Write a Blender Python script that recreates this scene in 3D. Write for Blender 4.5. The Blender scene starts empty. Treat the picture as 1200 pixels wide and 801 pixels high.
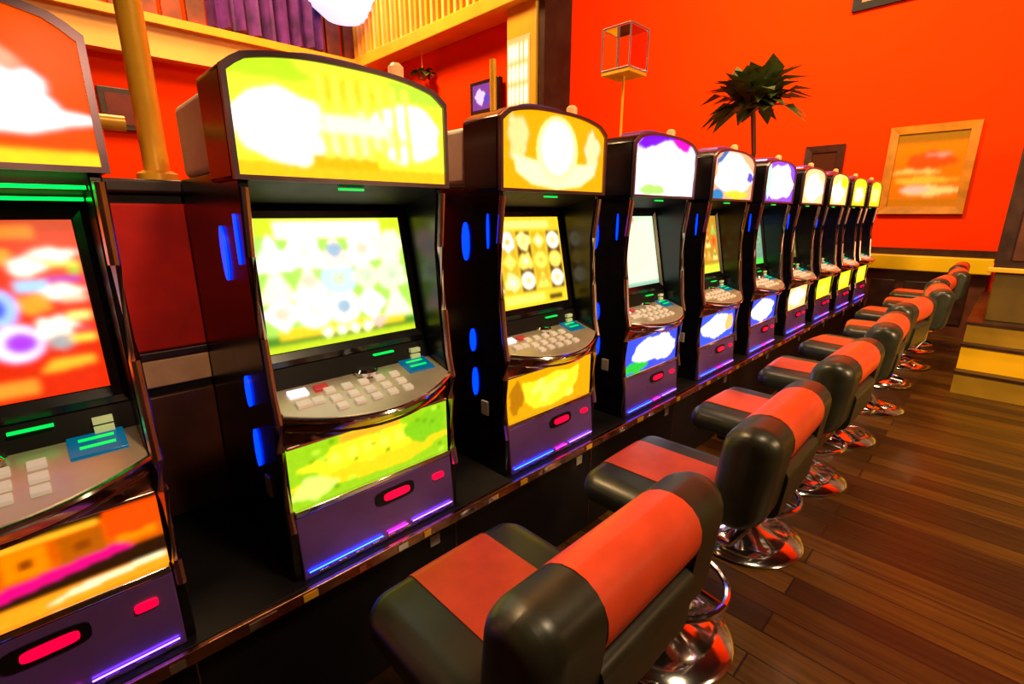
import bpy, math, random
import numpy as np
from mathutils import Vector, Matrix
PI = math.pi
rnd = random.Random(7)
S = bpy.context.scene
COL = S.collection

# ------------------------------------------------------------------ camera
F, PP = 568.0, 150.0
pitch = math.atan(PP / F); head = math.radians(45.6)
fw = Vector((-math.sin(head) * math.cos(pitch), math.cos(head) * math.cos(pitch), -math.sin(pitch)))
cam = bpy.data.cameras.new('camera'); cam.sensor_width = 36; cam.sensor_fit = 'HORIZONTAL'
cam.lens = F / 1200 * 36; cam.clip_start = 0.02
co = bpy.data.objects.new('camera', cam); COL.objects.link(co)
co.location = (0, 0, 1.5); co.rotation_euler = fw.to_track_quat('-Z', 'Y').to_euler()
S.camera = co

# ------------------------------------------------------------------ world, lights, exposure
w = bpy.data.worlds.new('world'); S.world = w; w.use_nodes = True
bg = w.node_tree.nodes['Background']; bg.inputs[0].default_value = (1, .45, .15, 1); bg.inputs[1].default_value = 0.05
S.view_settings.view_transform = 'Standard'; S.view_settings.look = 'None'
S.view_settings.exposure = 0.0; S.view_settings.gamma = 1.0; S.view_settings.use_curve_mapping = False

def area(name, loc, size, power, col, target=None):
    l = bpy.data.lights.new(name, 'AREA'); l.shape = 'DISK'; l.size = size; l.energy = power; l.color = col
    o = bpy.data.objects.new(name, l); COL.objects.link(o); o.location = loc
    if target is not None:
        o.rotation_euler = (Vector(target) - Vector(loc)).to_track_quat('-Z', 'Y').to_euler()
    return o
area('unseen_area_light', (-2.6, 4.6, 5.7), 1.2, 440, (1, .62, .30), (-4.5, 8.2, 2.6))  # unseen light added to brighten the red end wall, no fixture modelled
area('unseen_area_light', (-0.4, 4.4, 5.2), .9, 200, (1, .60, .28), (-1.0, 8.2, 2.4))  # another added light, for the end wall around the large picture
area('unseen_area_light', (1.2, 1.2, 4.6), .6, 90, (1, .74, .42), (-.6, 1.6, .6))  # added high out of view to brighten the stool cushions
area('unseen_area_light', (2.4, 2.4, 2.3), .5, 150, (1, .66, .30), (1.0, 5.5, .3))  # added low, off to the right, to brighten the step risers
sp_ = bpy.data.lights.new('unseen_panel_spot', 'SPOT'); sp_.energy = 110; sp_.color = (1, .62, .35); sp_.spot_size = math.radians(17); sp_.spot_blend = .5; sp_.shadow_soft_size = .05  # unseen spot added to brighten the red panel between the first machines
so_ = bpy.data.objects.new('unseen_panel_spot', sp_); COL.objects.link(so_); so_.location = (1.5, .12, 2.5)
so_.rotation_euler = (Vector((-1.85, .3, 1.22)) - so_.location).to_track_quat('-Z', 'Y').to_euler()
area('unseen_area_light', (-3.6, 0.6, 5.4), .9, 210, (1, .62, .28), (-5, 1.2, 2.3))  # unseen light added for the left wall and its cornice
area('unseen_area_light', (-3.2, 1.0, 4.4), .7, 110, (1, .62, .26), (-3.8, 2.8, 2.6))  # unseen light added for the cross wall and balcony

# ------------------------------------------------------------------ materials
def mat(name, col, rough=.5, metal=0, spec=.5, noise=.12, scale=14, coat=0, emit=None, es=0):
    m = bpy.data.materials.new(name); m.use_nodes = True
    nt = m.node_tree; b = nt.nodes['Principled BSDF']
    tc = nt.nodes.new('ShaderNodeTexCoord'); n = nt.nodes.new('ShaderNodeTexNoise')
    n.inputs['Scale'].default_value = scale; n.inputs['Detail'].default_value = 3
    nt.links.new(tc.outputs['Object'], n.inputs['Vector'])
    r = nt.nodes.new('ShaderNodeValToRGB')
    r.color_ramp.elements[0].position = .3; r.color_ramp.elements[1].position = .7
    r.color_ramp.elements[0].color = tuple(max(0, c * (1 - noise)) for c in col) + (1,)
    r.color_ramp.elements[1].color = tuple(min(1, c * (1 + noise)) for c in col) + (1,)
    nt.links.new(n.outputs['Fac'], r.inputs['Fac']); nt.links.new(r.outputs['Color'], b.inputs['Base Color'])
    mr = nt.nodes.new('ShaderNodeMapRange')
    mr.inputs['To Min'].default_value = max(.02, rough * .85); mr.inputs['To Max'].default_value = min(1, rough * 1.15)
    nt.links.new(n.outputs['Fac'], mr.inputs['Value']); nt.links.new(mr.outputs['Result'], b.inputs['Roughness'])
    b.inputs['Metallic'].default_value = metal; b.inputs['Specular IOR Level'].default_value = spec
    b.inputs['Coat Weight'].default_value = coat; b.inputs['Coat Roughness'].default_value = .08
    if emit:
        b.inputs['Emission Color'].default_value = tuple(emit) + (1,); b.inputs['Emission Strength'].default_value = es
    return m

M = {}
M['red_wall'] = mat('red_wall_paint', (.90, .042, .0005), .85, spec=.04, noise=.04, scale=1.2)
M['orange_wall'] = mat('orange_plaster', (.9, .20, .01), .7, noise=.15, scale=2)
M['gold_paint'] = mat('gold_paint', (.85, .40, .02), .4, noise=.1, scale=5)
M['oldgold'] = mat('old_gold_frame', (.50, .20, .0), .5, noise=.25, scale=6)
M['cream'] = mat('cream_gold_paint', (.95, .50, .12), .5, noise=.12, scale=3)
M['ledge'] = mat('yellow_ledge_paint', (.95, .62, .0), .4, noise=.08, scale=3)
M['dark_wood'] = mat('dark_wood', (.035, .012, .006), .4, noise=.4, scale=9)
M['brown_wood'] = mat('brown_wood', (.10, .03, .012), .4, noise=.35, scale=7)
M['black'] = mat('black_lacquer', (.005, .004, .007), .24, noise=.3, scale=20)
M['matte_black'] = mat('matte_black', (.006, .005, .005), .6, spec=.25, noise=.3, scale=20)
M['ped'] = mat('pedestal_black', (.005, .004, .005), .5, spec=.2, noise=.3, scale=9)
M['chrome'] = mat('chrome', (.85, .82, .85), .10, 1, noise=.05)
M['trim'] = mat('brushed_trim', (.75, .55, .50), .25, 1, noise=.1)
M['rim'] = mat('rim_metal', (.20, .13, .16), .3, .8, noise=.1)
M['mauve'] = mat('mauve_metal', (.24, .11, .46), .28, .5, noise=.12, scale=5)
M['copper'] = mat('copper_edge', (.42, .20, .12), .22, 1, noise=.3, scale=30)
M['deck'] = mat('deck_metal', (.72, .60, .46), .32, .5, noise=.08)
M['belly'] = mat('belly_brown_chrome', (.24, .10, .07), .16, .9, noise=.15, scale=4)
M['button'] = mat('pale_button', (.75, .66, .55), .3, emit=(1, .82, .62), es=.25)
M['brass'] = mat('brass', (.95, .50, .03), .35, .15, noise=.08)
M['grey'] = mat('grey_housing', (.42, .38, .33), .45, noise=.12, scale=6)
M['pale'] = mat('pale_housing', (.90, .84, .74), .45, noise=.12, scale=6)
M['red_panel'] = mat('red_velvet', (.70, .02, .012), .7, spec=.2, noise=.25, scale=6)
M['beige'] = mat('beige_rail', (.85, .50, .25), .5, noise=.15)
M['vinyl'] = mat('black_vinyl', (.026, .027, .015), .36, noise=.2, scale=18, spec=.6)
M['redvinyl'] = mat('red_vinyl', (.92, .085, .025), .38, noise=.10, scale=14, spec=.5)
M['dkredvinyl'] = mat('dark_red_vinyl', (.30, .02, .012), .45, noise=.15, scale=14)
M['leaf'] = mat('dark_leaf', (.06, .085, .012), .5, noise=.4, scale=12)
M['pot'] = mat('terracotta', (.35, .10, .03), .7, noise=.2)
M['candle'] = mat('amber_lens', (.9, .35, .08), .3, emit=(1, .35, .1), es=.7)
M['glassrim'] = mat('pale_metal', (.75, .6, .7), .25, .8, emit=(.9, .5, .6), es=0)
M['lampwhite'] = mat('lamp_diffuser', (.8, .8, .8), .4, emit=(.80, .72, 1), es=1.15)
M['purple'] = mat('purple_drape', (.10, .012, .16), .7, noise=.5, scale=8)
M['blue'] = mat('blue_led', (.0, .02, .5), .3, emit=(.0, .022, 1), es=4)
M['redlamp'] = mat('red_lamp', (.5, .0, .02), .3, emit=(1, .0, .035), es=1.6)
M['green'] = mat('green_led', (.0, .3, .05), .3, emit=(.0, 1, .12), es=.9)
M['cyan'] = mat('blue_display', (.0, .1, .25), .2, emit=(.0, .16, .32), es=.5)
M['note'] = mat('glowing_paper_label', (.7, .75, .4), .6, emit=(.75, .8, .35), es=.25)  # paper given a glow of its own so it reads bright
M['darkred'] = mat('dark_red_print', (.12, .01, .008), .6, noise=.3)
M['stripwood'] = mat('dark_orange_slats', (.20, .035, .01), .6, noise=.5, scale=6)

def glass():
    m = bpy.data.materials.new('clear_glass'); m.use_nodes = True
    nt = m.node_tree; b = nt.nodes['Principled BSDF']
    b.inputs['Base Color'].default_value = (1, .9, .85, 1); b.inputs['Roughness'].default_value = .03
    b.inputs['Transmission Weight'].default_value = 1; b.inputs['IOR'].default_value = 1.1
    n = nt.nodes.new('ShaderNodeTexNoise'); mr = nt.nodes.new('ShaderNodeMapRange')
    mr.inputs['To Min'].default_value = .02; mr.inputs['To Max'].default_value = .08
    nt.links.new(n.outputs['Fac'], mr.inputs['Value']); nt.links.new(mr.outputs['Result'], b.inputs['Roughness'])
    return m
M['glass'] = glass()

def floor_mat():
    m = bpy.data.materials.new('floor_planks'); m.use_nodes = True
    nt = m.node_tree; b = nt.nodes['Principled BSDF']; N = nt.nodes.new; L = nt.links.new
    tc = N('ShaderNodeTexCoord'); br = N('ShaderNodeTexBrick')
    br.inputs['Scale'].default_value = 1; br.inputs['Brick Width'].default_value = 1.6; br.inputs['Row Height'].default_value = .13
    br.inputs['Mortar Size'].default_value = .004; br.offset = .37
    br.inputs['Color1'].default_value = (.032, .012, .001, 1); br.inputs['Color2'].default_value = (.125, .052, .003, 1)
    br.inputs['Mortar'].default_value = (.012, .004, .002, 1)
    L(tc.outputs['Object'], br.inputs['Vector'])
    mp = N('ShaderNodeMapping'); mp.inputs['Scale'].default_value = (1.2, 26, 1); n = N('ShaderNodeTexNoise')
    n.inputs['Scale'].default_value = 1.6; n.inputs['Detail'].default_value = 5
    L(tc.outputs['Object'], mp.inputs['Vector']); L(mp.outputs['Vector'], n.inputs['Vector'])
    mx = N('ShaderNodeMix'); mx.data_type = 'RGBA'; mx.blend_type = 'MULTIPLY'; mx.inputs[0].default_value = .75
    r = N('ShaderNodeValToRGB'); r.color_ramp.elements[0].position = .32; r.color_ramp.elements[0].color = (.25, .2, .2, 1)
    r.color_ramp.elements[1].position = .68; r.color_ramp.elements[1].color = (1.3, 1.25, 1.1, 1)
    L(n.outputs['Fac'], r.inputs['Fac']); L(br.outputs['Color'], mx.inputs[6]); L(r.outputs['Color'], mx.inputs[7])
    L(mx.outputs[2], b.inputs['Base Color']); b.inputs['Roughness'].default_value = .36
    return m
M['floor'] = floor_mat()

def picture_mat(name, strength=1.0, base=.02, rough=.25):
    """lit or printed picture: the colours of its shapes come from a face attribute"""
    m = bpy.data.materials.new(name); m.use_nodes = True
    nt = m.node_tree; b = nt.nodes['Principled BSDF']; N = nt.nodes.new; L = nt.links.new
    a = N('ShaderNodeAttribute'); a.attribute_name = 'Col'
    n = N('ShaderNodeTexNoise'); n.inputs['Scale'].default_value = 55; tc = N('ShaderNodeTexCoord'); L(tc.outputs['Object'], n.inputs['Vector'])
    mr = N('ShaderNodeMapRange'); mr.inputs['To Min'].default_value = .88; mr.inputs['To Max'].default_value = 1.12
    L(n.outputs['Fac'], mr.inputs['Value'])
    mx = N('ShaderNodeMix'); mx.data_type = 'RGBA'; mx.blend_type = 'MULTIPLY'; mx.inputs[0].default_value = 1
    L(a.outputs['Color'], mx.inputs[6]); L(mr.outputs['Result'], mx.inputs[7])
    b.inputs['Roughness'].default_value = rough; b.inputs['Specular IOR Level'].default_value = .12
    if strength > 0:
        b.inputs['Base Color'].default_value = (base, base, base, 1)
        L(mx.outputs[2], b.inputs['Emission Color']); b.inputs['Emission Strength'].default_value = strength
    else:
        L(mx.outputs[2], b.inputs['Base Color'])
    return m
M['lit'] = picture_mat('backlit_print', 1.0)
M['screen'] = picture_mat('video_screen', 1.0)
M['print'] = picture_mat('painted_canvas', 0)

# ------------------------------------------------------------------ mesh helpers
class MB:
    def __init__(s): s.v = []; s.f = []; s.m = []; s.c = []; s.mi = 0
    def face(s, idx, col=(1, 1, 1)): s.f.append(tuple(idx)); s.m.append(s.mi); s.c.append(col)
    def pts(s, ps):
        k = len(s.v); s.v += [tuple(p) for p in ps]; return list(range(k, k + len(ps)))
    def box(s, x0, x1, y0, y1, z0, z1, col=(1, 1, 1)):
        i = s.pts([(x, y, z) for x in (x0, x1) for y in (y0, y1) for z in (z0, z1)])
        for q in ((0, 1, 3, 2), (4, 6, 7, 5), (0, 4, 5, 1), (2, 3, 7, 6), (0, 2, 6, 4), (1, 5, 7, 3)): s.face([i[a] for a in q], col)
        return s
    def prism(s, poly, fn0, fn1):
        """poly in 2D, extruded between two embeddings"""
        n = len(poly); a = s.pts([fn0(*p) for p in poly]); b = s.pts([fn1(*p) for p in poly])
        s.face(a[::-1]); s.face(b)
        for i in range(n): j = (i + 1) % n; s.face([a[i], a[j], b[j], b[i]])
        return s
    def rings(s, rings, close=True, caps=True):
        R = [s.pts(r) for r in rings]; n = len(R[0])
        for a, b in zip(R, R[1:]):
            for i in range(n if close else n - 1):
                j = (i + 1) % n; s.face([a[i], a[j], b[j], b[i]])
        if caps: s.face(R[0][::-1]); s.face(R[-1])
        return s
    def lathe(s, prof, c=(0, 0, 0), n=28):
        return s.rings([[(c[0] + r * math.cos(2 * PI * k / n), c[1] + r * math.sin(2 * PI * k / n), c[2] + z) for k in range(n)] for r, z in prof])
    def tube(s, path, r, n=8, closed=False):
        P = [Vector(p) for p in path]; rings = []
        for i, p in enumerate(P):
            a = P[(i - 1) % len(P)] if (closed or i > 0) else p; b = P[(i + 1) % len(P)] if (closed or i < len(P) - 1) else p
            t = (b - a).normalized(); u = t.cross(Vector((0, 0, 1)))
            if u.length < 1e-3: u = t.cross(Vector((1, 0, 0)))
            u.normalize(); v = t.cross(u)
            rings.append([p + (u * math.cos(2 * PI * k / n) + v * math.sin(2 * PI * k / n)) * r for k in range(n)])
        if closed: rings.append(rings[0])
        return s.rings(rings, caps=not closed)
    def build(s, name, mats, parent=None, loc=(0, 0, 0), bevel=0, smooth=True, angle=40):
        me = bpy.data.meshes.new(name); me.from_pydata(s.v, [], s.f); me.update()
        if not isinstance(mats, (list, tuple)): mats = [mats]
        for mm in mats: me.materials.append(mm)
        me.polygons.foreach_set('material_index', s.m)
        if any(c != (1, 1, 1) for c in s.c):
            at = me.attributes.new('Col', 'FLOAT_COLOR', 'CORNER'); d = []
            for p, c in zip(me.polygons, s.c): d += (list(c) + [1.0]) * p.loop_total
            at.data.foreach_set('color', d)
        o = bpy.data.objects.new(name, me); COL.objects.link(o); o.location = loc
        if parent: o.parent = parent
        import bmesh
        bm = bmesh.new(); bm.from_mesh(me); bmesh.ops.recalc_face_normals(bm, faces=bm.faces); bm.to_mesh(me); bm.free()
        if smooth:
            me.polygons.foreach_set('use_smooth', [True] * len(me.polygons))
            try: me.set_sharp_from_angle(angle=math.radians(angle))
            except Exception: pass
        if bevel:
            b = o.modifiers.new('bevel', 'BEVEL'); b.width = bevel; b.segments = 3; b.limit_method = 'ANGLE'; b.angle_limit = math.radians(40)
            b.harden_normals = False
        return o

def box(name, m, x0, x1, y0, y1, z0, z1, parent=None, bevel=0):
    cx, cy, cz = (x0 + x1) / 2, (y0 + y1) / 2, (z0 + z1) / 2
    return MB().box(x0 - cx, x1 - cx, y0 - cy, y1 - cy, z0 - cz, z1 - cz).build(name, m, parent, (cx, cy, cz), bevel)
def tag(o, label=None, cat=None, group=None, kind=None):
    if label: o['label'] = label
    if cat: o['category'] = cat
    if group: o['group'] = group
    if kind: o['kind'] = kind
    return o
def empty(name, loc, label, cat, group=None, rz=0):
    o = bpy.data.objects.new(name, None); COL.objects.link(o); o.location = loc; o.rotation_euler.z = rz
    o.empty_display_size = .1
    return tag(o, label, cat, group)
KIDS = {}
def kids(o): return [c for c in COL.objects if c.parent == o]
def copy_tree(o, parent=None):
    c = o.copy(); COL.objects.link(c)
    if parent: c.parent = parent
    for ch in kids(o): copy_tree(ch, c)
    return c
def structure(o, label=None): o['kind'] = 'structure'; return o

class Pic:
    """softly printed flat picture: coloured shapes rasterised onto a fine grid of a real surface. fn(s, t) -> point"""
    def __init__(s, fn, nx=64, ny=48, soft=1.0): s.fn = fn; s.sh = []; s.lim = None; s.nx = nx; s.ny = ny; s.soft = soft
    def poly(s, pts, col): s.sh.append((pts, col)); return s
    def rect(s, a0, b0, a1, b1, col): return s.poly([(a0, b0), (a1, b0), (a1, b1), (a0, b1)], col)
    def disc(s, a, b, ra, rb, col, n=20): return s.poly([(a + ra * math.cos(2 * PI * k / n), b + rb * math.sin(2 * PI * k / n)) for k in range(n)], col)
    def blob(s, a, b, ra, rb, col, wob=.18, n=26, seed=0):
        r = random.Random(seed); ph = [r.random() * 6.28 for _ in range(3)]
        return s.poly([(a + ra * (1 + wob * math.sin(3 * t + ph[0]) + wob * .6 * math.sin(7 * t + ph[1])) * math.cos(t),
                        b + rb * (1 + wob * math.sin(4 * t + ph[2]) + wob * .5 * math.sin(9 * t + ph[0])) * math.sin(t)) for t in [2 * PI * k / n for k in range(n)]], col)
    def done(s, name, m, parent):
        nx, ny = s.nx, s.ny; X, Y = np.meshgrid(np.linspace(0, 1, nx), np.linspace(0, 1, ny))
        if s.lim: Y = Y * np.array([s.lim(x) for x in X[0]])[None, :]
        C = np.ones((ny, nx, 3)) * .02
        for pts, col in s.sh:
            ins = np.zeros(X.shape, bool); n = len(pts)
            for k in range(n):
                (x0, y0), (x1, y1) = pts[k], pts[(k + 1) % n]
                if y0 == y1: continue
                ins ^= ((y0 > Y) != (y1 > Y)) & (X < (x1 - x0) * (Y - y0) / (y1 - y0) + x0)
            for e in (pts[0],): pass
            if len(pts) == 4 and pts[0] == (0, 0) and pts[2] == (1, 1): ins[:] = True
            elif len(pts) == 4 and pts[0][1] == pts[1][1] and pts[1][0] == pts[2][0]:
                ins = (X >= pts[0][0]) & (X <= pts[1][0]) & (Y >= pts[0][1]) & (Y <= pts[2][1])
            C[ins] = col
        sg = s.soft
        if sg > 0:
            K = max(1, int(3 * sg)); kr = np.exp(-.5 * (np.arange(-K, K + 1) / sg) ** 2); kr /= kr.sum()
            P = np.pad(C, ((K, K), (K, K), (0, 0)), mode='edge')
            P = sum(kr[i] * P[i:i + ny] for i in range(2 * K + 1)); C = sum(kr[i] * P[:, i:i + nx] for i in range(2 * K + 1))
        vs = [s.fn(float(X[j, i]), float(Y[j, i]), 0) for j in range(ny) for i in range(nx)]
        fs = [(j * nx + i, j * nx + i + 1, (j + 1) * nx + i + 1, (j + 1) * nx + i) for j in range(ny - 1) for i in range(nx - 1)]
        me = bpy.data.meshes.new(name); me.from_pydata(vs, [], fs); me.materials.append(m)
        at = me.attributes.new('Col', 'FLOAT_COLOR', 'POINT'); D = np.ones((nx * ny, 4)); D[:, :3] = C.reshape(-1, 3)
        at.data.foreach_set('color', D.ravel()); me.update()
        o = bpy.data.objects.new(name, me); COL.objects.link(o)
        if parent: o.parent = parent
        return o

# ------------------------------------------------------------------ the room
structure(box('floor', M['floor'], -8.1, 4.1, -3.1, 8.3, -.1, 0))
structure(box('ceiling', M['dark_wood'], -8.1, 4.1, -3.1, 8.3, 6.0, 6.1))
structure(box('wall_end', M['red_wall'], -8.1, 4.1, 8.2, 8.35, 0, 6.0))
structure(box('wall_far_left', M['red_wall'], -8.2, -8.05, 2.9, 8.2, 0, 6.0))
structure(box('wall_left', M['red_wall'], -5.12, -5.0, -3.1, 2.8, 0, 6.0))
structure(box('wall_cross', M['red_wall'], -8.1, -2.42, 2.8, 2.95, 0, 6.0))
structure(box('wall_near', M['brown_wood'], -5.1, 4.1, -3.2, -3.05, 0, 6.0))
structure(box('wall_right', M['brown_wood'], 4.0, 4.15, -3.1, 8.3, 0, 6.0))

# wainscot and ledge on the end wall
wz = empty('wainscot', (-1.5, 8.19, 0), 'dark brown panelled wainscot along the foot of the red end wall', 'wainscot')
mb = MB(); mb.box(-5.5, 1.34, -.06, 0, 0, .795).build('panelling', M['brown_wood'], wz)
for k in range(8):
    x0 = -1.6 + k * .36
    MB().box(x0, x0 + .27, -.085, -.055, .15, .66).build('raised_panel', M['dark_wood'], wz, bevel=.012)
lg = MB().box(-5.5, 1.36, -.20, .0, .80, .985).build('ledge_shelf', M['ledge'], bevel=.012)
lg.location = (-1.5, 8.19, 0); tag(lg, 'yellow painted ledge running along the red end wall', 'ledge')
structure(box('trim_1', M['dark_wood'], -6.9, -.12, 8.12, 8.2, .985, 1.07))

# big framed picture on the end wall
def frame_picture(name, label, cx, y, z0, z1, hw, fm, cols, parent_axis='y', group=None, fwid=.09, inner=None):
    e = empty(name, (cx, y, z0), label, 'picture', group)
    H = z1 - z0; mb = MB()
    a, b = hw, hw - fwid
    def P(x, z, d): return (x, -d, z)
    out = [(-a, 0), (a, 0), (a, H), (-a, H)]; inn = [(-b, fwid), (b, fwid), (b, H - fwid), (-b, H - fwid)]
    R = []
    for q, d in ((out, 0.005), (out, .05), (inn, .035), (inn, .012)): R.append([P(x, z, d) for x, z in q])
    mb.rings(R, caps=False); mb.build('frame', fm, e, smooth=False)
    pc = Pic(lambda s, t, k: (-b + 2 * b * s, -.014 - .0006 * k, fwid + (H - 2 * fwid) * t))
    inner(pc) if inner else pc.rect(0, 0, 1, 1, cols)
    pc.done('canvas', M['print'], e)
    return e
def art(pc):
    pc.rect(0, 0, 1, 1, (.80, .22, .005)); pc.rect(0, .86, 1, 1, (.30, .16, .01)); pc.rect(0, 0, 1, .12, (.50, .22, .01))
    pc.blob(.5, .62, .36, .12, (.85, .10, .01), seed=3); pc.blob(.45, .36, .42, .05, (1, .62, .08), seed=4)
    pc.blob(.35, .48, .34, .035, (1, .72, .25), seed=5); pc.blob(.55, .22, .42, .07, (1, .85, .45), seed=8)  # yellow and whitish blobs paint in reflections on the picture
    pc.blob(.38, .24, .22, .05, (.75, .68, .95), seed=9); pc.blob(.62, .70, .2, .02, (.8, .4, .55), seed=11)
frame_picture('framed_picture', 'large gold-framed orange painting with yellow reflections painted in, on the red end wall', -.95, 8.19, 1.50, 2.56, .43, M['oldgold'], None, inner=art)
frame_picture('framed_picture', 'small dark brown framed picture left of the large gold-framed painting', -2.10, 8.19, 1.75, 2.42, .24, M['dark_wood'], (.06, .02, .01))
frame_picture('framed_picture', 'dark-framed picture high on the end wall at the top edge of the photo', -1.42, 8.19, 4.02, 5.1, .62, M['matte_black'], (.35, .12, .02))

# stepped platform on the right
st = empty('step', (0, 5.5, 0), 'low stepped platform with yellow risers at the right edge', 'steps')
zs = [(0, .0, .20, 'y1'), (.10, .20, .42, 'y2'), (.20, .42, .60, 'y1')]
M['y1'] = mat('dull_yellow_riser', (.36, .20, .005), .5, noise=.15, scale=3)
M['olive'] = mat('dark_olive_paint', (.10, .055, .002), .5, noise=.2, scale=4)
M['y2'] = mat('bright_yellow_riser', (.95, .52, .0), .45, noise=.08, scale=3)
for d, z0, z1, mm in zs:
    MB().box(-.17, 3.9, d, 2.6, z0 if z0 else .002, z1 - .02).build('riser', M[mm], st)
    MB().box(-.18, 3.9, d - .02, 2.6, z1 - .02, z1).build('tread', M['dark_wood'], st)
# dark cabinet standing on the platform
cb = empty('display_cabinet', (.9, 5.86, .60), 'tall dark wooden cabinet standing on the stepped platform at the right edge', 'cabinet')
MB().box(-.98, 1.6, 0, .5, 0, .42).build('lower_body', M['olive'], cb, bevel=.01)
MB().box(-1.0, 1.6, -.02, .5, .42, 1.62).build('upper_body', M['dark_wood'], cb, bevel=.01)
MB().box(-1.03, 1.63, -.05, .52, .42, .46).build('moulding', M['gold_paint'], cb, bevel=.008)
for k in range(3):
    MB().box(-.9 + k * .8, -.2 + k * .8, -.04, -.02, .52, 1.5).build('door', M['brown_wood'], cb, bevel=.008)

# left wall: gold cornice, slatted upper wall, purple drape, lamp panel, picture
structure(box('trim_2', M['cream'], -5.0, -4.86, -3.0, 2.8, 2.66, 2.90))
structure(box('trim_3', M['gold_paint'], -5.0, -4.80, -3.0, 2.8, 2.88, 2.94))
sl = MB()
for k in range(34): sl.box(-.0, .03 + .02 * (k % 2), -2.9 + k * .165, -2.9 + k * .165 + .13, 0, 2.6)
o = sl.build('slatted_panelling', M['stripwood'], None, (-4.99, 0, 2.95)); tag(o, 'dark orange-brown slatted panelling above the gold cornice', 'panelling')
dr = MB(); n = 40
ra = [(-4.86 + .05 * math.sin(k * 1.3), 1.35 + k * .024, 0) for k in range(n)]
dr.rings([[(x, y, 2.96 + .02 * math.sin(y * 9)) for x, y, _ in ra] + [(x - .03, y, 2.96) for x, y, _ in ra[::-1]],
          [(x, y, 4.6) for x, y, _ in ra] + [(x - .03, y, 4.6) for x, y, _ in ra[::-1]]])
o = dr.build('drape', M['purple']); tag(o, 'purple drape hanging on the slatted panelling at the top of the photo', 'drape')
lp = empty('wall_lamp', (-4.7, 2.45, 3.2), 'pale lilac glowing wall lamp beside the purple drape', 'lamp')
MB().lathe([(.02, 0), (.17, .03), (.30, .14), (.33, .24), (.31, .24), (.02, .24)]).build('lamp_shade', M['lampwhite'], lp)
MB().box(-.29, 0, -.03, .03, .10, .16).build('bracket', M['brass'], lp)
e = empty('framed_picture', (-4.995, .72, 2.12), 'dark red framed picture on the left wall behind a brass post', 'picture')
MB().box(0, .04, -.16, .16, 0, .30).build('frame', M['dark_wood'], e, bevel=.006)
MB().box(.04, .046, -.12, .12, .04, .26).build('canvas', M['darkred'], e)

# cross wall: balcony with orange slats, hanging foliage, lit column sign, television
bl = empty('balcony', (-3.7, 2.8, 2.86), 'orange slatted balcony projecting over the red cross wall', 'balcony')
MB().box(-1.17, 1.26, -.22, -.002, 0, .10).build('balcony_slab', M['gold_paint'], bl, bevel=.01)
MB().box(-1.17, 1.26, -.20, -.17, .95, 1.02).build('handrail', M['gold_paint'], bl, bevel=.01)
MB().box(-1.17, 1.26, -.06, -.002, .10, 2.0).build('backing_panel', M['orange_wall'], bl)
for k in range(32):
    x = -1.15 + k * .0745
    MB().box(x, x + .03, -.20, -.17, .10, .95).build('baluster', M['cream' if k % 2 else 'gold_paint'], bl)
def leaves(name, parent, c, spread, n, ln, seed, up=0.4, wid=.05):
    r = random.Random(seed); mb = MB()
    for k in range(n):
        a = r.random() * 2 * PI; el = r.uniform(-.3, 1.2) * up * 2; L = ln * r.uniform(.6, 1.1); w = wid * r.uniform(.7, 1.2)
        d = Vector((math.cos(a) * math.cos(el), math.sin(a) * math.cos(el), math.sin(el)))
        s = d.cross(Vector((0, 0, 1))).normalized(); b = Vector(c) + Vector((r.uniform(-1, 1), r.uniform(-1, 1), r.uniform(-.3, .3))) * spread
        m = b + d * L * .5 + Vector((0, 0, .06 * L)); t = b + d * L - Vector((0, 0, .22 * L))
        i = mb.pts([b - s * w * .2, b + s * w * .2, m + s * w, t, m - s * w, m + Vector((0, 0, -.012))])
        mb.face([i[0], i[1], i[2], i[5]]); mb.face([i[0], i[5], i[4]]); mb.face([i[5], i[2], i[3]]); mb.face([i[5], i[3], i[4]])
    return mb.build(name, M['leaf'], parent)
for xx, lab in ((-4.35, 'left'), (-3.85, 'right')):
    e = empty('hanging_plant', (xx, 2.69, 2.62), 'small green trailing plant under the %s part of the balcony' % lab, 'plant')
    MB().lathe([(.03, 0), (.05, .06), (.045, .06)], n=14).build('pot', M['pot'], e)
    MB().tube([(0, 0, .05), (0, 0, .238)], .003, 6).build('wire', M['brass'], e)
    leaves('foliage', e, (0, 0, .05), .03, 26, .13, 5 + int(xx * 4), .3, .03)
sg = empty('sign_column', (-2.60, 2.72, 0), 'gold column with a bright pale lettered panel beside the balcony', 'column')
MB().box(-.16, .12, -.07, .07, 0, 3.6).build('post', M['gold_paint'], sg, bevel=.01)
MB().box(.13, .18, -.05, .225, 0, 3.6).build('dark_edge_strip', M['dark_wood'], sg)
pc = Pic(lambda s, t, k: (-.15 + .22 * s, -.075 - .0006 * k, 2.05 + .62 * t))
pc.rect(0, 0, 1, 1, (1.1, .62, .16)); r = random.Random(2)
for row in range(4):
    for c in range(5):
        x = .05 + c * .18; y = .78 - row * .22
        pc.rect(x, y, x + .10 + .05 * r.random(), y + .15, (2.2, 1.9, 1.1))
pc.done('lit_panel', M['lit'], sg)
tv = empty('television', (-3.10, 2.79, 2.26), 'small dark television with a purple picture on the red cross wall', 'television')
MB().box(-.17, .17, -.06, -.012, 0, .24).build('casing', M['black'], tv, bevel=.01)
MB().box(-.05, .05, -.012, 0, .08, .16).build('bracket', M['black'], tv)
pc = Pic(lambda s, t, k: (-.13 + .22 * s, -.063 - .0006 * k, .03 + .18 * t))
pc.rect(0, 0, 1, 1, (.25, .04, .35)); pc.blob(.4, .5, .25, .3, (1, .7, 1.2), seed=2); pc.blob(.75, .4, .15, .2, (.1, .05, .6), seed=3)
pc.done('screen', M['screen'], tv)

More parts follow.
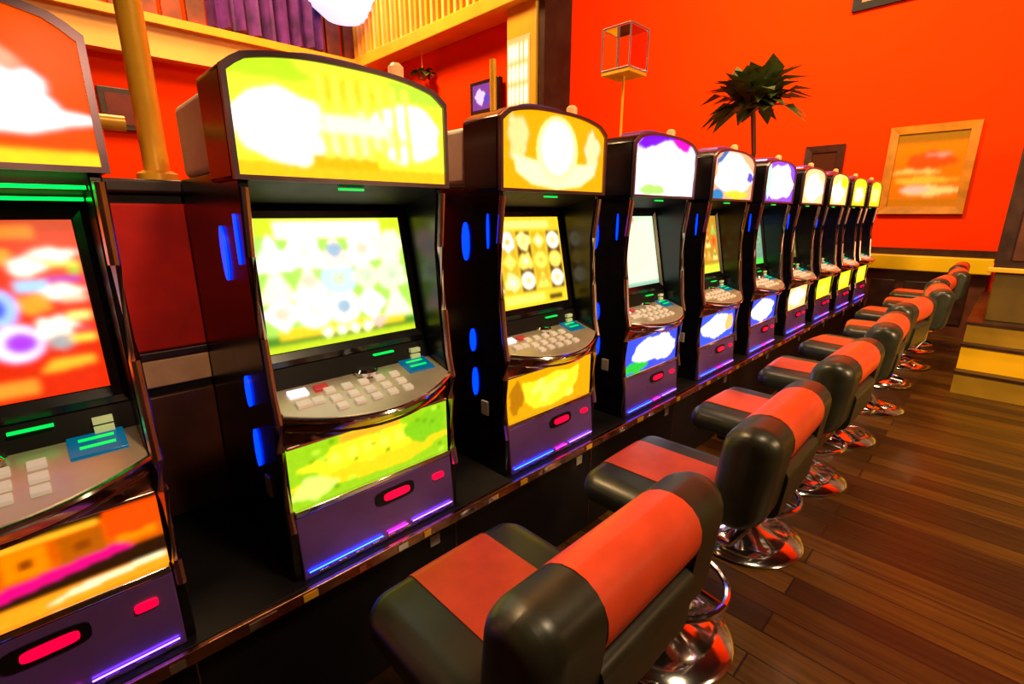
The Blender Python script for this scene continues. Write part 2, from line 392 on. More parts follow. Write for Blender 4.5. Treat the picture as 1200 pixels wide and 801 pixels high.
# low partition behind the machines
pt = empty('partition', (-1.90, 3.2, 0), 'low dark partition with red panels behind the row of slot machines', 'partition')
MB().box(-.03, .03, -4.9, 4.1, 0.004, 1.56).build('board', M['matte_black'], pt)
MB().box(-.05, .06, -4.9, 4.1, 1.56, 1.60).build('cap_rail', M['dark_wood'], pt, bevel=.008)
MB().box(.03, .055, -4.9, 4.1, .96, 1.05).build('beige_rail', M['beige'], pt, bevel=.006)
MB().box(.03, .06, -4.9, 4.1, 1.05, 1.08).build('dark_rail', M['dark_wood'], pt, bevel=.006)
for k in range(9):
    yy = .245 + .81 * k - 3.2
    MB().box(.03, .05, yy - .19, yy + .16, 1.08, 1.53).build('red_panel', M['red_panel'], pt, bevel=.006)
    MB().box(.03, .05, yy - .19, yy + .16, .3, .93).build('lower_panel', M['brown_wood'], pt, bevel=.006)
for (y, r, h, lab) in ((.33, .035, 2.2, 'thick brass post rising from the partition between the first two machines'),
                       (1.76, .016, .62, 'thin brass post rising from the partition left of the third machine')):
    p = empty('brass_post', (-1.93, y, 1.60), lab, 'post')
    MB().lathe([(r, 0), (r, h)], n=16).build('shaft', M['brass'], p)
    MB().lathe([(r * 1.6, 0), (r * 1.6, .02), (r * 1.1, .03)], n=16).build('base_ring', M['brass'], p)
rl = MB().tube([(-1.93, -1.2, 1.76), (-1.93, .27, 1.76)], .022, 10)
rl.tube([(-1.93, -1.2, 1.60), (-1.93, -1.2, 1.76)], .018, 8)
o = rl.build('brass_rail', M['brass']); tag(o, 'horizontal brass rail above the partition at the far left', 'rail')

# plant standing on the partition, glass lantern on the cross wall end
pl = empty('potted_plant', (-1.90, 5.0, 1.60), 'dark green leafy plant in a pot against the red end wall', 'plant')
MB().lathe([(.07, 0), (.11, .18), (.12, .20), (.10, .20), (.09, .17)], n=20).build('pot', M['pot'], pl)
MB().tube([(0, 0, .17), (.02, .02, .45), (-.02, 0, .80)], .022, 8).build('stem', M['brown_wood'], pl)
leaves('foliage', pl, (0, 0, .88), .12, 120, .46, 21, .55, .075)
ln = empty('glass_lantern', (-1.93, 2.88, 1.60), 'clear glass box lantern on a thin stem above the fourth machine', 'lantern')
MB().tube([(0, 0, 0), (0, 0, .74)], .008, 8).build('stem', M['brass'], ln)
MB().box(-.10, .10, -.10, .10, .74, .76).build('base_plate', M['brass'], ln)
mb = MB()
for a in (-.10, .10):
    for b in (-.10, .10): mb.tube([(a, b, .76), (a, b, 1.0)], .006, 6)
for z in (.765, 1.0):
    c = [(-.1, -.1, z), (.1, -.1, z), (.1, .1, z), (-.1, .1, z)]
    for k in range(4): mb.tube([c[k], c[(k + 1) % 4]], .006, 6)
mb.build('frame', M['glassrim'], ln)
MB().box(-.094, .094, -.094, .094, .772, .994).build('glass', M['glass'], ln)

# ------------------------------------------------------------------ pedestal under the machines
pd = empty('pedestal', (-1.55, 3.3, 0), 'long black pedestal the slot machines stand on', 'pedestal')
MB().box(-.30, .315, -4.4, 4.25, .004, .47).build('body', M['ped'], pd, bevel=.004)
MB().box(-.30, .345, -4.42, 4.27, .47, .50).build('top_board', M['matte_black'], pd, bevel=.004)
MB().box(.345, .362, -4.42, 4.27, .462, .498).build('copper_edge', M['copper'], pd, bevel=.003)
for k in range(12):
    y = -4.0 + .81 * k
    if y > 4.2: continue
    MB().box(.315, .3175, y, y + .004, .02, .46).build('seam', M['copper'], pd)
    MB().box(.315, .320, y - .11, y - .07, .38, .42).build('label_plate', M['grey'], pd)
for k in range(60):
    y = -4.2 + .14 * k + rnd.uniform(-.03, .03); L = rnd.uniform(.02, .07)
    MB().box(.362, .3655, y, y + L, .470, .490).build('edge_stud', M['chrome' if k % 3 else 'brass'], pd)

# ------------------------------------------------------------------ slot machine
X0 = -1.25; ZB = .50; HWD = .285
def zz(z): return z - ZB
def sidepoly():
    return [(-.56, .50), (.01, .50), (.015, .66), (.0, .72), (.0, .90), (.012, .98), (-.005, 1.05), (-.02, 1.2), (-.03, 1.4), (-.012, 1.56), (-.02, 1.60), (-.56, 1.60)]
def arch_z(q, z1, zc, rc=.016):
    q = min(1, abs(q)); z = z1 + (zc - z1) * (1 - q ** 2.8)
    return z - rc * max(0, q - .88) / .12
def arch(hw, z0, z1, zc, n=28, rc=.016):
    pts = [(-hw, z0), (hw, z0)]
    for k in range(n + 1):
        a = k / n; y = hw - 2 * hw * a; q = y / hw
        z = arch_z(q, z1, zc, rc)
        pts.append((y, z))
    return pts
def make_machine(yc):
    e = empty('slot_machine', (X0, yc, ZB), 'x', 'slot machine', 'slot machines in a row on the black pedestal')
    for s in (-1, 1):
        y0, y1 = (s * HWD, s * (HWD - .022))
        sp = MB().prism(sidepoly(), lambda o, z: (o, y0, zz(z)), lambda o, z: (o, y1, zz(z))).build('side_panel', M['black'], e, bevel=.003)
        pth = [(.015, .66), (.004, .72), (.004, .90), (.016, .98), (-.001, 1.05), (-.016, 1.2), (-.026, 1.4), (-.008, 1.56)]
        MB().tube([(o + .004, s * (HWD - .008), zz(z)) for o, z in pth], .011, 8).build('edge_trim', M['trim'], sp)
        if s < 0:
            for za, zb, ww, oo in ((1.33, 1.47, .020, -.195), (.98, 1.07, .016, -.165), (.80, .915, .016, -.155), (1.38, 1.50, .004, -.07)):
                n = 20; zc = (za + zb) / 2; h = (zb - za) / 2
                pp = [(oo + ww * math.cos(2 * PI * k / n), zc + h * math.sin(2 * PI * k / n)) for k in range(n)]
                MB().prism(pp, lambda o, z: (o, -HWD - .006, zz(z)), lambda o, z: (o, -HWD + .002, zz(z))).build('blue_light', M['blue'], sp)
            MB().prism([(-.12, .73), (-.08, .73), (-.08, .79), (-.12, .79)], lambda o, z: (o, -HWD - .006, zz(z)), lambda o, z: (o, -HWD + .002, zz(z))).build('lock_plate', M['grey'], sp, bevel=.003)
    b = HWD - .022
    MB().box(-.56, -.54, -b, b, 0, zz(1.58)).build('back_panel', M['matte_black'], e)
    # top sign housing, arched, with dark crown rim and grey back
    A = arch(.297, 1.575, 1.825, 1.862)
    hs = MB().prism(A, lambda y, z: (-.19, y, zz(z)), lambda y, z: (-.004, y, zz(z))).build('sign_housing', M['black'], e, bevel=.008)
    B = arch(.285, 1.586, 1.813, 1.850)
    rim = MB(); rim.rings([[(-.004, y, zz(z)) for y, z in A], [(.010, y, zz(z)) for y, z in A], [(.010, y, zz(z)) for y, z in B], [(-.003, y, zz(z)) for y, z in B]], caps=False)
    rim.build('sign_rim', M['rim'], hs)
    MB().prism([(y, z + .0) for y, z in arch(.17, 1.83, 1.862, 1.885)], lambda y, z: (-.17, y, zz(z)), lambda y, z: (-.05, y, zz(z))).build('crown', M['mauve'], hs, bevel=.01)
    MB().box(-.52, -.192, -.283, .283, zz(1.60), zz(1.80)).build('rear_box', M['pale'], hs, bevel=.02)
    cl = MB().lathe([(.030, 0), (.030, .012), (.022, .016), (.022, .065), (.012, .075)], (-.10, .20, zz(1.845)), 14).build('signal_lamp', M['candle'], e)
    # hood above the screen with green led line
    MB().prism([(-.004, 1.575), (-.22, 1.52), (-.22, 1.575)], lambda o, z: (o, -b, zz(z)), lambda o, z: (o, b, zz(z))).build('hood', M['matte_black'], e)
    MB().box(-.030, -.020, -.04, .03, zz(1.560), zz(1.566)).build('green_light', M['green'], e)
    # screen bezel
    def SP(s, t, k=0, wv=.235): 
        o = -.12 - .075 * t; z = 1.125 + .365 * t
        return (o + .001 + .0006 * k, -wv + 2 * wv * s, zz(z) + .0001 * k)
    bz = MB()
    def ring(hw, t0, t1, d): return [(-.12 - .075 * t + d, y, zz(1.125 + .365 * t)) for y, t in ((-hw, t0), (hw, t0), (hw, t1), (-hw, t1))]
    bz.rings([ring(b, -.11, 1.10, -.03), ring(b, -.11, 1.10, .0), ring(.252, -.05, 1.05, .012), ring(.238, 0, 1.0, .002), ring(.238, 0, 1, -.02)], caps=False)
    bz.build('screen_bezel', M['black'], e, smooth=False)
    MB().box(-.35, -.21, -b, b, zz(1.02), zz(1.57)).build('monitor_body', M['matte_black'], e)
    # strip under the screen with cash slot and labels
    un = MB().prism([(-.20, 1.02), (-.085, 1.02), (-.108, 1.085), (-.20, 1.085)], lambda o, z: (o, -b, zz(z)), lambda o, z: (o, b, zz(z))).build('lower_fascia', M['matte_black'], e)
    for z in (1.062, 1.042): MB().box(-.098, -.083, .19, .225, zz(z) - .007, zz(z) + .006).build('cash_label', M['note'], un)
    MB().box(-.100, -.090, .06, .13, zz(1.070), zz(1.075)).build('green_light', M['green'], un)
    # button deck with curved front
    n = 16; back = []; 
    def fr(y, ex=0): q = y / b; return .018 + .085 * (1 - q * q) + ex
    ys = [-b + 2 * b * k / n for k in range(n + 1)]
    dk = MB()
    def DZ(o): return 1.040 - .30 * (o + .12)
    top = [(fr(y), y, zz(DZ(fr(y)) )) for y in ys] + [(-.12, b, zz(1.040)), (-.12, -b, zz(1.040))]
    bot = [(fr(y) - .004, y, zz(DZ(fr(y)) - .018)) for y in ys] + [(-.12, b, zz(1.0)), (-.12, -b, zz(1.0))]
    dk.rings([bot, top]); deck = dk.build('button_deck', M['deck'], e, bevel=.002)
    MB().tube([(fr(y) + .002, y, zz(DZ(fr(y)) - .010)) for y in ys], .008, 8).build('deck_rim', M['chrome'], deck)
    MB().tube([(fr(y) - .012, y, zz(DZ(fr(y)) - .045)) for y in ys], .004, 6).build('deck_rim', M['chrome'], deck)
    def onk(name, m, o, y, l, wd, h=.008, bev=.002):
        mb = MB(); i = []
        for zo in (-.004, h):
            i.append([(o + a, y + c, zz(DZ(o + a)) + zo) for a, c in ((-l, -wd), (l, -wd), (l, wd), (-l, wd))])
        mb.rings(i); return mb.build(name, m, deck, bevel=bev)
    for k in range(5):
        for r_, o in enumerate((-.035, .005, .042)):
            y = -.115 + k * .052
            if r_ == 2 and abs(y) > .12: continue
            onk('button', M['button'], o, y, .011, .015)
    onk('button', M['lampwhite'], -.055, -.195, .014, .026); onk('button', M['redlamp2'], -.055, -.13, .012, .020)
    onk('button', M['button'], -.005, -.20, .012, .020); onk('button', M['button'], -.005, -.16, .012, .016)
    onk('credit_display', M['cyan'], -.055, .19, .035, .048, .006)
    for a in (-.07, -.045): onk('credit_digits', M['green'], a, .19, .004, .03, .0075, 0)
    MB().lathe([(.034, 0), (.036, .012), (.028, .020), (.006, .022)], (-.075, .02, zz(DZ(-.075)) - .002), 18).build('spin_knob', M['chrome'], deck)
    # belly
    bl_ = MB(); rows = []
    for f_, z in ((1.0, .972), (.8, .95), (.62, .93), (.42, .915), (.30, .902)):
        rows.append([(.0 + (fr(y) - .018) * f_ - .004, y, zz(z)) for y in ys])
    R = [bl_.pts(r_) for r_ in rows]
    for a, c in zip(R, R[1:]):
        for i in range(n): bl_.face([a[i], a[i + 1], c[i + 1], c[i]])
    bl_.build('belly_panel', M['belly'], e)
    # chrome strip, base
    MB().box(-.01, .014, -b, b, zz(.695), zz(.712)).build('trim_strip', M['chrome'], e, bevel=.003)
    MB().box(-.01, .006, -b, b, zz(.893), zz(.903)).build('trim_strip', M['trim'], e, bevel=.003)
    bp = MB().prism([(-.03, .50), (.024, .50), (.024, .53), (.010, .692), (-.03, .692)], lambda o, z: (o, -b, zz(z)), lambda o, z: (o, b, zz(z))).build('base_panel', M['mauve'], e, bevel=.003)
    def onb(name, m, y, z, hw, hh, d0, d1):
        n_ = 18; pp = []
        for k in range(n_):
            t = 2 * PI * k / n_; cx_, sx = math.cos(t), math.sin(t)
            pp.append((y + hw * math.copysign(abs(cx_) ** .5, cx_), z + hh * math.copysign(abs(sx) ** .5, sx)))
        f_ = lambda z: .010 + .014 * (.692 - z) / .162
        MB().prism(pp, lambda y, z: (f_(z) + d0, y, zz(z)), lambda y, z: (f_(z) + d1, y, zz(z))).build(name, m, bp)
    onb('lamp_recess', M['black'], .04, .645, .070, .024, -.01, .004); onb('red_lamp', M['redlamp'], .045, .645, .046, .012, .003, .008)
    onb('red_lamp', M['redlamp'], .205, .640, .022, .010, -.01, .006)
    for k in range(9): MB().box(.0235, .0275, -.22 + k * .055, -.195 + k * .055, zz(.506), zz(.516)).build('chrome_stud', M['chrome'], bp)
    for a, c, q in ((-.25, -.02, 'ledblue'), (.0, .07, 'ledmag'), (.09, .25, 'ledvio')):
        MB().tube([(.030, a, zz(.526)), (.030, c, zz(.526))], .0018, 6).build('glow_strip', M[q], bp)
    return e, b
M['ledgreen'] = mat('green_glow_strip', (.0, .2, .02), .3, emit=(.0, 1, .06), es=3)
M['ledblue'] = mat('blue_glow_strip', (.0, .0, .3), .3, emit=(.01, .06, 1), es=16)
M['ledmag'] = mat('magenta_glow_strip', (.2, .0, .2), .3, emit=(1, .02, .7), es=9)
M['ledvio'] = mat('violet_glow_strip', (.1, .0, .3), .3, emit=(.25, .1, 1), es=9)
M['redlamp2'] = mat('dim_red_button', (.4, .02, .02), .3, emit=(.6, .03, .03), es=.5)

W = (1.9, 1.85, 1.5); LIM = (.52, .95, .02); YEL = (1.6, 1.05, .04)
def reel_grid(pc, x0, y0, x1, y1, nx, ny, cols, seed, fill=.42):
    r = random.Random(seed)
    for i in range(nx):
        for j in range(ny):
            cx = x0 + (x1 - x0) * (i + .5) / nx; cy = y0 + (y1 - y0) * (j + .5) / ny
            hx = (x1 - x0) / nx * fill; hy = (y1 - y0) / ny * fill; c = cols[r.randrange(len(cols))]; q = r.randrange(4)
            if q == 0: pc.disc(cx, cy, hx, hy, c)
            elif q == 1: pc.poly([(cx - hx, cy - hy), (cx + hx, cy - hy), (cx, cy + hy)], c)
            elif q == 2: pc.blob(cx, cy, hx, hy, c, seed=seed + i * 7 + j)
            else: pc.poly([(cx - hx, cy), (cx, cy - hy), (cx + hx, cy), (cx, cy + hy)], c)
            c2 = cols[r.randrange(len(cols))]; pc.disc(cx, cy, hx * .45, hy * .45, tuple(.6 * v for v in c2), 12)

def top_1(p):
    p.A((1.3, .09, .0)); p.rect(0, 0, 1, .09, (2.0, .9, .02)); p.blob(.50, .55, .30, .34, (1.4, .50, .30), seed=1); p.blob(.58, .30, .36, .15, (2.0, 1.6, 1.5), seed=4)
    p.blob(.82, .44, .10, .16, (1.9, 1.5, 1.5), seed=5); p.blob(.60, .74, .20, .14, (1.5, .62, .26), seed=6)
def top_2(p):
    p.A((1.15, 1.45, .05)); p.rect(.0, 0, 1, .13, (1.5, .72, .01)); p.blob(.20, .42, .21, .30, W, .08, seed=2); p.blob(.78, .48, .20, .28, W, .08, seed=6); p.blob(.1, .9, .2, .12, (.7, 1.1, .02), seed=12); p.blob(.85, .88, .2, .1, (.7, 1.2, .05), seed=13)
    p.blob(.52, .42, .22, .18, (1.9, 1.6, .5), .2, seed=3); p.blob(.47, .80, .16, .13, (1.6, .85, .02), seed=7); p.rect(.30, .10, .62, .22, (1.5, .62, .0))
    for k in range(7): p.poly([(.36 + .07 * k, .2), (.40 + .07 * k, .2), (.37 + .07 * k, .9), (.345 + .07 * k, .9)], (1.9, 1.4, .12))
    p.rect(.36, .42, .68, .58, (2, 1.8, .9))
def top_3(p):
    p.A((1.5, .52, .0)); p.blob(.13, .62, .08, .28, (1.7, .95, .35), seed=1); p.blob(.87, .55, .08, .28, (1.8, 1.0, .5), seed=2)
    p.poly([(.10, .42), (.12, .22), (.26, .07), (.5, .02), (.74, .07), (.88, .22), (.90, .38), (.70, .36), (.5, .30), (.3, .36)], (2.04, 1.77, 0.68))
    p.disc(.5, .52, .20, .44, (2.6, 2.0, .55)); p.disc(.5, .56, .15, .34, W)
def mk_top(bgc, blobs, seed):
    def f(p):
        p.A(bgc)
        for k, (x, y, a, b, c) in enumerate(blobs): p.blob(x, y, a, b, c, .12, seed=seed + k)
    return f
WW = (2, 2, 2)
top_4 = mk_top((1.2, 1.0, 1.3), [(.45, .88, .40, .2, (.25, .0, 1.4)), (.72, .90, .16, .12, (1.4, .0, .7)), (.5, .42, .52, .46, WW), (.3, .1, .2, .1, (.6, 1.2, .2))], 30)
top_5 = mk_top((1.6, .6, .3), [(.35, .78, .3, .2, (.02, .22, .6)), (.5, .52, .48, .42, (2.04, 1.84, 1.56)), (.12, .08, .16, .12, (.0, .3, .7)), (.6, .1, .3, .1, (1.8, .9, .05)), (.92, .5, .08, .12, (.1, .1, .8))], 40)
top_6 = mk_top((.35, .1, 1.3), [(.5, .5, .46, .44, WW), (.1, .5, .07, .4, (.7, 2.2, 1.2))], 50)
top_7 = mk_top((1.6, .9, .4), [(.5, .46, .44, .38, (2.04, 1.84, 1.29))], 60)
top_8 = mk_top((2.0, 1.4, .3), [(.45, .4, .4, .35, (2.04, 1.9, 1.29)), (.75, .75, .2, .2, (1.8, 1.2, .0))], 70)
top_9 = mk_top((1.8, 1.2, .02), [(.5, .4, .35, .3, (2.8, 2.4, .8))], 80)
top_10 = mk_top((1.6, .9, .02), [(.5, .45, .35, .3, (2.4, 1.9, .3))], 90)

def scr_1(p):
    O = (1.3, .45, .02); Wt = (1.7, 1.4, 1.1)
    p.rect(0, 0, 1, 1, (.95, .025, .0)); p.rect(0, .93, 1, 1, (.7, .03, .0)); p.rect(.02, .90, .86, .97, (1.2, .28, .01))
    reel_grid(p, .02, .20, .64, .88, 3, 3, [(1.6, .9, .2), (1.9, 1.6, 1.4), (.25, .2, 1.6), (.4, 1.0, 1.5)], 13, .44)
    p.blob(.72, .80, .05, .05, O, seed=1); p.blob(.91, .80, .08, .035, Wt, seed=2); p.rect(.86, .73, .99, .765, (1.6, 1.1, .1)); p.rect(.95, .69, .99, .73, (.4, .8, .02))
    p.blob(.81, .74, .06, .05, Wt, seed=3); p.rect(.87, .64, .98, .67, (.5, .02, .7)); p.blob(.90, .59, .08, .04, Wt, seed=4); p.rect(.9, .53, .99, .56, (1.5, .8, .5))
    p.rect(.76, .60, .87, .66, (.45, .85, 1.3)); p.blob(.81, .53, .065, .055, O, seed=6); p.disc(.70, .52, .055, .10, (.5, .8, 1.8)); p.disc(.69, .52, .03, .06, (.05, .1, 1.2))
    p.disc(.73, .32, .085, .10, (1.4, 1.2, 1.8)); p.disc(.74, .32, .055, .06, (.55, .05, 1.1)); p.blob(.86, .39, .07, .06, Wt, seed=7); p.blob(.87, .30, .05, .04, (.5, .5, .5), seed=8)
    p.rect(.91, .42, .99, .46, (1.6, 1.2, .3)); p.rect(.91, .35, .98, .38, (1.3, .1, .1)); p.rect(.90, .29, .99, .33, (1.6, 1.1, .1))
    p.poly([(.78, .14), (.82, .20), (.97, .20), (.97, .16), (.84, .14)], (1.5, .65, .03)); p.rect(0, .03, .76, .11, (1.3, .40, .03)); p.rect(0, .22, .64, .24, (.3, .02, .0))
def scr_2(p):
    p.rect(0, 0, 1, 1, (.55, 1.0, .12)); p.rect(.0, .86, 1, 1, (.85, 1.0, .03)); p.rect(.16, .85, .84, .97, (2.6, 2.6, 1.4))
    p.rect(0, .0, 1, .05, (.75, .95, .02)); p.rect(0, .05, 1, .12, (.10, .32, .02)); p.rect(.08, .09, .92, .17, (1.2, .85, .02))
    for k in range(4): p.blob(.37 + .09 * k, .10, .032, .035, (2.2, 2.2, 1.2), seed=k)
    p.blob(.72, .13, .06, .05, (1.8, .8, .6), seed=8)
    reel_grid(p, .02, .17, .98, .86, 5, 3, [(1.4, 1.6, 1.1), (1.8, 1.8, 1.6), (1.2, 1.6, .8), (.75, 1.1, 1.4), (1.7, 1.1, .9), (1.7, 1.7, 1.5), (1.7, 1.5, 1.1)], 24, .60)
def scr_3(p):
    p.rect(0, 0, 1, 1, (1.25, .85, .03)); p.rect(.0, .86, 1, 1, (1.3, .8, .03)); p.rect(.15, .88, .85, .95, (2.0, 1.3, .3))
    for k in range(5):
        p.rect(.02 + .195 * k, .17, .20 + .195 * k, .84, (.12, .04, .005) if k % 2 == 0 else (.9, .55, .02))
    reel_grid(p, .01, .18, .99, .84, 5, 3, [(2.0, 1.5, .45), (2.2, 1.9, 1.2), (1.9, 1.2, .15), (2.2, 1.5, 1.5)], 33, .42)
    p.rect(0, .04, .1, .10, (.12, .06, .0)); p.rect(.75, .04, .93, .10, (.12, .06, .0)); p.rect(.2, .05, .68, .13, (1.8, 1.5, .2))
def scr_4(p):
    p.rect(0, 0, 1, 1, (.85, 1.1, .75)); p.rect(.04, .05, .96, .95, (1.0, 1.15, .85)); p.blob(.5, .5, .35, .36, (1.15, 1.1, .8), seed=3); p.rect(.1, .92, .6, .97, (1.4, .5, .3))
    p.rect(0, 0, 1, .05, (.4, .7, .5))
def scr_5(p):
    p.rect(0, 0, 1, 1, (.75, .35, .02)); reel_grid(p, .02, .2, .98, .9, 5, 3, [(1.3, .5, .05), (1.5, 1.1, .3), (1.2, .2, .02), (.4, .8, .1)], 5, .44); p.rect(0, 0, 1, .14, (.9, 1.0, .06))
def scr_6(p):
    p.rect(0, 0, 1, 1, (.20, .42, .28)); p.rect(0, .8, 1, 1, (.08, .2, .42)); reel_grid(p, .05, .2, .95, .8, 4, 3, [(.4, .6, .3), (.25, .5, .35)], 6, .42); p.rect(0, 0, 1, .12, (.1, .9, .1))
def scr_7(p):
    p.rect(0, 0, 1, 1, (.045, .03, .03)); p.rect(0, 0, 1, .5, (.18, .14, .03)); p.rect(0, .1, 1, .16, (.4, .32, .08))
def scr_8(p): p.rect(0, 0, 1, 1, (.015, .01, .06)); p.rect(.1, .8, .9, .9, (.05, .06, .5))
def low_1(p):
    p.rect(0, 0, 1, 1, (.03, .006, .0)); p.rect(0, .44, 1, .90, (.9, .13, .0)); p.rect(0, .84, .8, .92, (1.5, .62, .02))
    for k in range(6):
        x = .02 + .165 * k; c = (1.3, .30, .0) if k % 2 else (.6, .12, .0)
        p.rect(x, .50, x + .13, .82, c); p.rect(x + .04, .60, x + .09, .72, (.35, .06, .0))
    p.rect(.82, .62, 1, .96, (1.3, .09, .0)); p.rect(0, 0, 1, .2, (1.5, .45, .01))
    p.poly([(0, .16), (.25, .22), (.9, .42), (.85, .52), (.5, .44), (0, .34)], (1.1, .0, .25)); p.poly([(.6, .06), (1, .14), (.98, .2), (.7, .16)], (1.6, 1.3, .7))
def low_2(p):
    p.rect(0, 0, 1, 1, (.42, .80, .01)); p.blob(.5, .30, .5, .18, (1.3, .85, .01), seed=2); p.blob(.45, .62, .34, .24, (1.3, 1.15, .02), seed=5)
    p.blob(.84, .62, .16, .26, (.30, .75, .01), seed=6); p.rect(.28, .82, .66, .96, (1.2, .55, .02)); p.blob(.12, .25, .12, .18, (1.0, 1.3, .2), seed=9)
    for k in range(5): p.blob(.25 + .1 * k, .62, .035, .11, (1.7, 1.4, .08), seed=30 + k)
    for k in range(24): r = random.Random(k); p.blob(r.random() * .96 + .02, r.random() * .9 + .05, .018, .035, (.75, 1.2, .05) if k % 2 else (.2, .5, .0), seed=k)
def low_3(p):
    p.rect(0, 0, 1, 1, (1.1, .48, .0)); p.blob(.1, .5, .08, .35, (.6, .22, .0), seed=4)
    p.poly([(.16, .80), (.34, .74), (.55, .84), (.72, .76), (.84, .84), (.82, .45), (.72, .16), (.5, .06), (.3, .12), (.2, .35)], (1.7, 1.25, .03))
    for k in range(12): r = random.Random(k + 5); p.blob(.26 + .48 * r.random(), .2 + .5 * r.random(), .05, .09, (1.9, 1.6, .15), seed=k)
def mk_low(bgc, blobs, seed):
    def f(p):
        p.rect(0, 0, 1, 1, bgc)
        for k, (x, y, a, b, c) in enumerate(blobs): p.blob(x, y, a, b, c, .10, seed=seed + k)
    return f
low_4 = mk_low((.05, .10, 1.1), [(.55, .55, .40, .36, WW), (.2, .14, .22, .15, (.02, .75, .05)), (.75, .4, .2, .3, (2.6, 2.2, 3))], 130)
low_5 = mk_low((.03, .12, 1.3), [(.5, .5, .42, .38, (2.04, 1.77, 1.5)), (.85, .5, .12, .3, (1.6, .7, .2))], 140)
low_6 = mk_low((.05, .1, 1.3), [(.5, .48, .44, .42, WW)], 150)
low_7 = mk_low((1.5, .9, .3), [(.5, .5, .42, .38, (2.0, 1.4, 1.1))], 160)
low_8 = mk_low((1.0, 1.1, .02), [(.5, .4, .3, .3, (1.4, 1.5, .1))], 170)
low_9 = mk_low((1.3, 1.1, .02), [(.5, .5, .3, .3, (1.8, 1.6, .1))], 180)

defs = [
 (top_1, scr_1, low_1, 'leftmost slot machine, cut off by the left edge, with orange sign and red screen'),
 (top_2, scr_2, low_2, 'slot machine with bright yellow-green top sign and lime green lower panel'),
 (top_3, scr_3, low_3, 'slot machine with golden top sign showing a pale oval on a crescent'),
 (top_4, scr_4, low_4, 'slot machine with blank mint screen and purple-topped white sign'),
 (top_5, scr_5, low_5, 'slot machine with orange and yellow screen and blue-rimmed lower panel'),
 (top_6, scr_6, low_6, 'slot machine with blue-green screen, sixth in the row'),
 (top_7, scr_7, low_7, 'slot machine with dim olive screen and cream-pink lower panel'),
 (top_8, scr_8, low_8, 'slot machine with dark blue screen and yellow-green lower panel, eighth in row'),
 (top_9, scr_8, low_9, 'slot machine with dark screen and yellow lower panel, last but one in row'),
 (top_10, scr_8, low_9, 'last and farthest slot machine in the row, nearest the end wall')]
proto, hb = make_machine(.65)
machines = [None] * 10; machines[1] = proto
for i in range(10):
    if i != 1:
        c = copy_tree(proto); machines[i] = c; c.location = (X0, -.16 + .81 * i, ZB)
for i, (tp, sc_, lw, lab) in enumerate(defs):
    e = machines[i]; e['label'] = lab
    hw, z0, zc = .285, 1.586, 1.850; q = 1 if i < 3 else (.6 if i < 6 else .4)
    def size(nx, ny, soft, q=q): return dict(nx=int(nx * q), ny=int(ny * q), soft=soft * q)
    p = Pic(lambda s, t, k: (.002, -hw + 2 * hw * s, zz(z0 + (zc - z0) * t)), **size(160, 80, 1.5))
    p.A = lambda col, p=p: p.rect(0, 0, 1, 1, col)
    p.lim = lambda a: (arch_z(2 * a - 1, 1.813, 1.850) - 1.586) / (1.850 - 1.586)
    tp(p); p.done('top_sign', M['lit'], e)
    if i == 0:
        for a, c, o_ in ((-.25, .03, -.03), (.12, .26, -.05), (-.26, .26, -.15)): MB().tube([(o_, a, zz(1.560 + o_ * .2)), (o_, c, zz(1.560 + o_ * .2))], .004, 6).build('green_glow_strip', M['ledgreen'], e)
    p = Pic(lambda s, t, k: (-.12 - .075 * t, -.235 + .47 * s, zz(1.127 + .361 * t)), **size(150, 112, 1.7))
    sc_(p); p.done('screen', M['screen'], e)
    p = Pic(lambda s, t, k: (-.002, -hb + 2 * hb * s, zz(.712 + .182 * t)), **size(120, 44, .9))
    lw(p); p.done('lower_sign', M['lit'], e)

# ------------------------------------------------------------------ stools
def rrect(cx, cz, hx, hz, r, n=5):
    pts = []
    for (sx, sz, a0) in ((1, 1, 0), (-1, 1, 90), (-1, -1, 180), (1, -1, 270)):
        for k in range(n + 1):
            a = math.radians(a0 + 90 * k / n); pts.append((cx + sx * (hx - r) + r * math.cos(a), cz + sz * (hz - r) + r * math.sin(a)))
    return pts
def cushion(y0, y1, hx, hz, r, endr0=0, endr1=0, cx=0, cz=0, lean=0, crown=0):
    """swept rounded bar along y, rounded where endr > 0"""
    rings = []; N = 6
    st = []
    if endr0:
        for k in range(N): a = PI / 2 * k / N; st.append((y0 + endr0 * (1 - math.sin(a)) * 1.0, 1 - endr0 * (1 - math.cos(PI / 2 - a)) if 0 else endr0 * (1 - math.sin(PI / 2 - 0)) , a))
    ys = []
    def ins(d, e): return e - math.sqrt(max(0, e * e - (e - d) ** 2)) if d < e else 0
    L = y1 - y0; m = 26
    yl = sorted(set([y0 + L * k / m for k in range(m + 1)] + ([y0 + endr0 * (1 - math.cos(PI / 2 * k / N)) for k in range(N + 1)] if endr0 else []) + ([y1 - endr1 * (1 - math.cos(PI / 2 * k / N)) for k in range(N + 1)] if endr1 else [])))
    for y in yl:
        i = 0
        if endr0: i = max(i, ins(y - y0, endr0))
        if endr1: i = max(i, ins(y1 - y, endr1))
        a, b = max(.01, hx - i), max(.01, hz - i * .55); rr = min(r, a * .98, b * .98)
        rings.append([(x + lean * (z - cz), y, z + crown * (1 - (y / .3) ** 2)) for x, z in rrect(cx, cz, a, b, rr)])
    return MB().rings(rings)
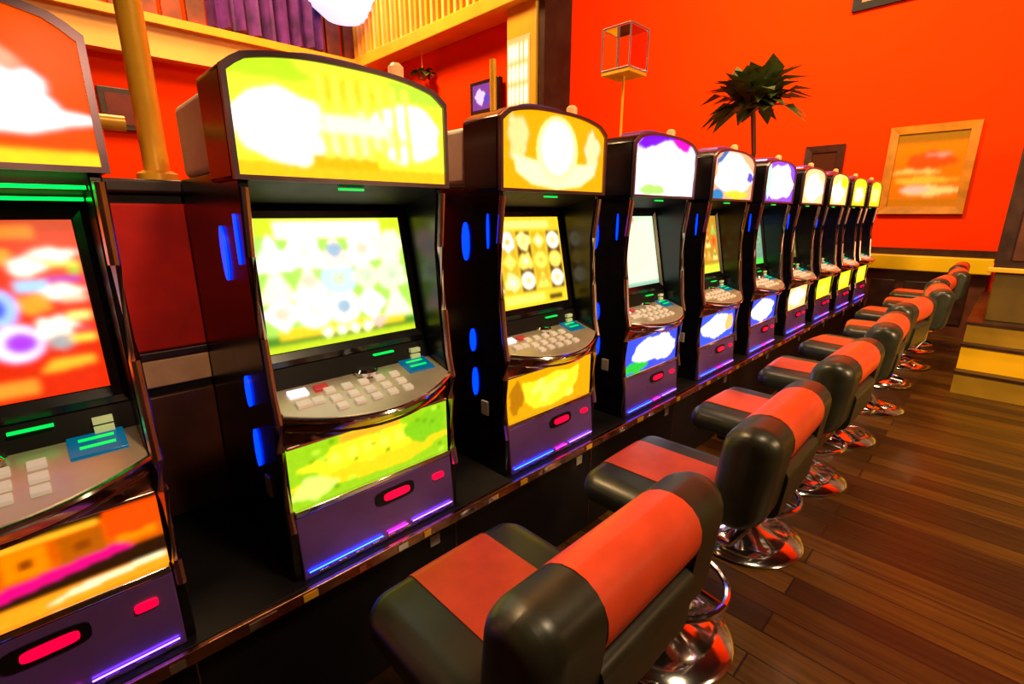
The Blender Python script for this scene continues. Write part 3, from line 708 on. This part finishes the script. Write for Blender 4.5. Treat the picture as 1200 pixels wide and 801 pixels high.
def make_stool():
    e = empty('bar_stool', (-.68, .6, 0), 'x', 'stool', 'padded stools along the slot machines')
    MB().lathe([(.255, .002), (.262, .012), (.25, .024), (.18, .040), (.09, .062), (.045, .10), (.036, .16)], n=40).build('base', M['chrome'], e)
    MB().lathe([(.030, .10), (.030, .42), (.038, .43), (.038, .50)], n=20).build('column', M['chrome'], e)
    fr_ = MB().tube([(.19 * math.cos(2 * PI * k / 28) + .03, .19 * math.sin(2 * PI * k / 28), .24) for k in range(28)], .012, 8, True)
    for a in (0, 2.09, 4.19): fr_.tube([(.02 * math.cos(a), .02 * math.sin(a), .27), (.19 * math.cos(a) + .03, .19 * math.sin(a), .24)], .009, 6)
    fr_.build('footrest_ring', M['chrome'], e)
    MB().box(-.13, .13, -.11, .11, .49, .545).build('seat_plate', M['matte_black'], e, bevel=.01)
    for (y0, y1, a, b) in ((-.245, -.115, .07, 0), (.115, .245, 0, .07)):
        cushion(y0, y1, .215, .052, .045, a, b, cx=-.005, cz=.60, crown=.010).build('side_cushion', M['vinyl'], e)
    s = cushion(-.115, .115, .216, .053, .046, cx=-.005, cz=.60, crown=.012).build('seat_cushion', M['redvinyl'], e)
    s['label'] = 'red centre cushion'
    for y in (-.07, .07): MB().tube([(.10, y, .52), (.235, y, .53), (.275, y, .60), (.28, y, .72)], .011, 8).build('back_bracket', M['chrome'], e)
    for (y0, y1, a, b) in ((-.285, -.145, .055, 0), (.145, .285, 0, .055)):
        cushion(y0, y1, .070, .145, .064, a, b, cx=.300, cz=.850, lean=.10).build('back_end_pad', M['vinyl'], e)
    s = cushion(-.145, .145, .072, .075, .070, cx=.307, cz=.922, lean=.10).build('back_cushion', M['redvinyl'], e)
    s['label'] = 'red centre back cushion'
    cushion(-.145, .145, .072, .078, .030, cx=.300, cz=.783, lean=.10).build('back_lower_pad', M['vinyl'], e)
    return e
st0 = make_stool()
slabs = ['nearest padded stool with red stripe, in front of the yellow-green slot machine',
 'stool in front of the golden-signed slot machine, second nearest', 'stool in front of the mint-screened slot machine, third nearest',
 'stool in front of the orange-screened slot machine, fourth nearest', 'stool in front of the blue-green-screened slot machine, fifth nearest',
 'sixth stool from the front, before the dim olive screen', 'seventh stool from the front', 'eighth stool from the front, last but one of the row',
 'farthest stool, last of the row near the end wall']
for i, lab in enumerate(slabs):
    o = st0 if i == 0 else copy_tree(st0)
    o.location = (-.68 + (.0 if i < 4 else .05 * (i % 2)), .63 + .80 * i, 0); o['label'] = lab
    o.rotation_euler.z = [0, .02, -.02, .04, -.12, .15, -.06, .1, 0][i]
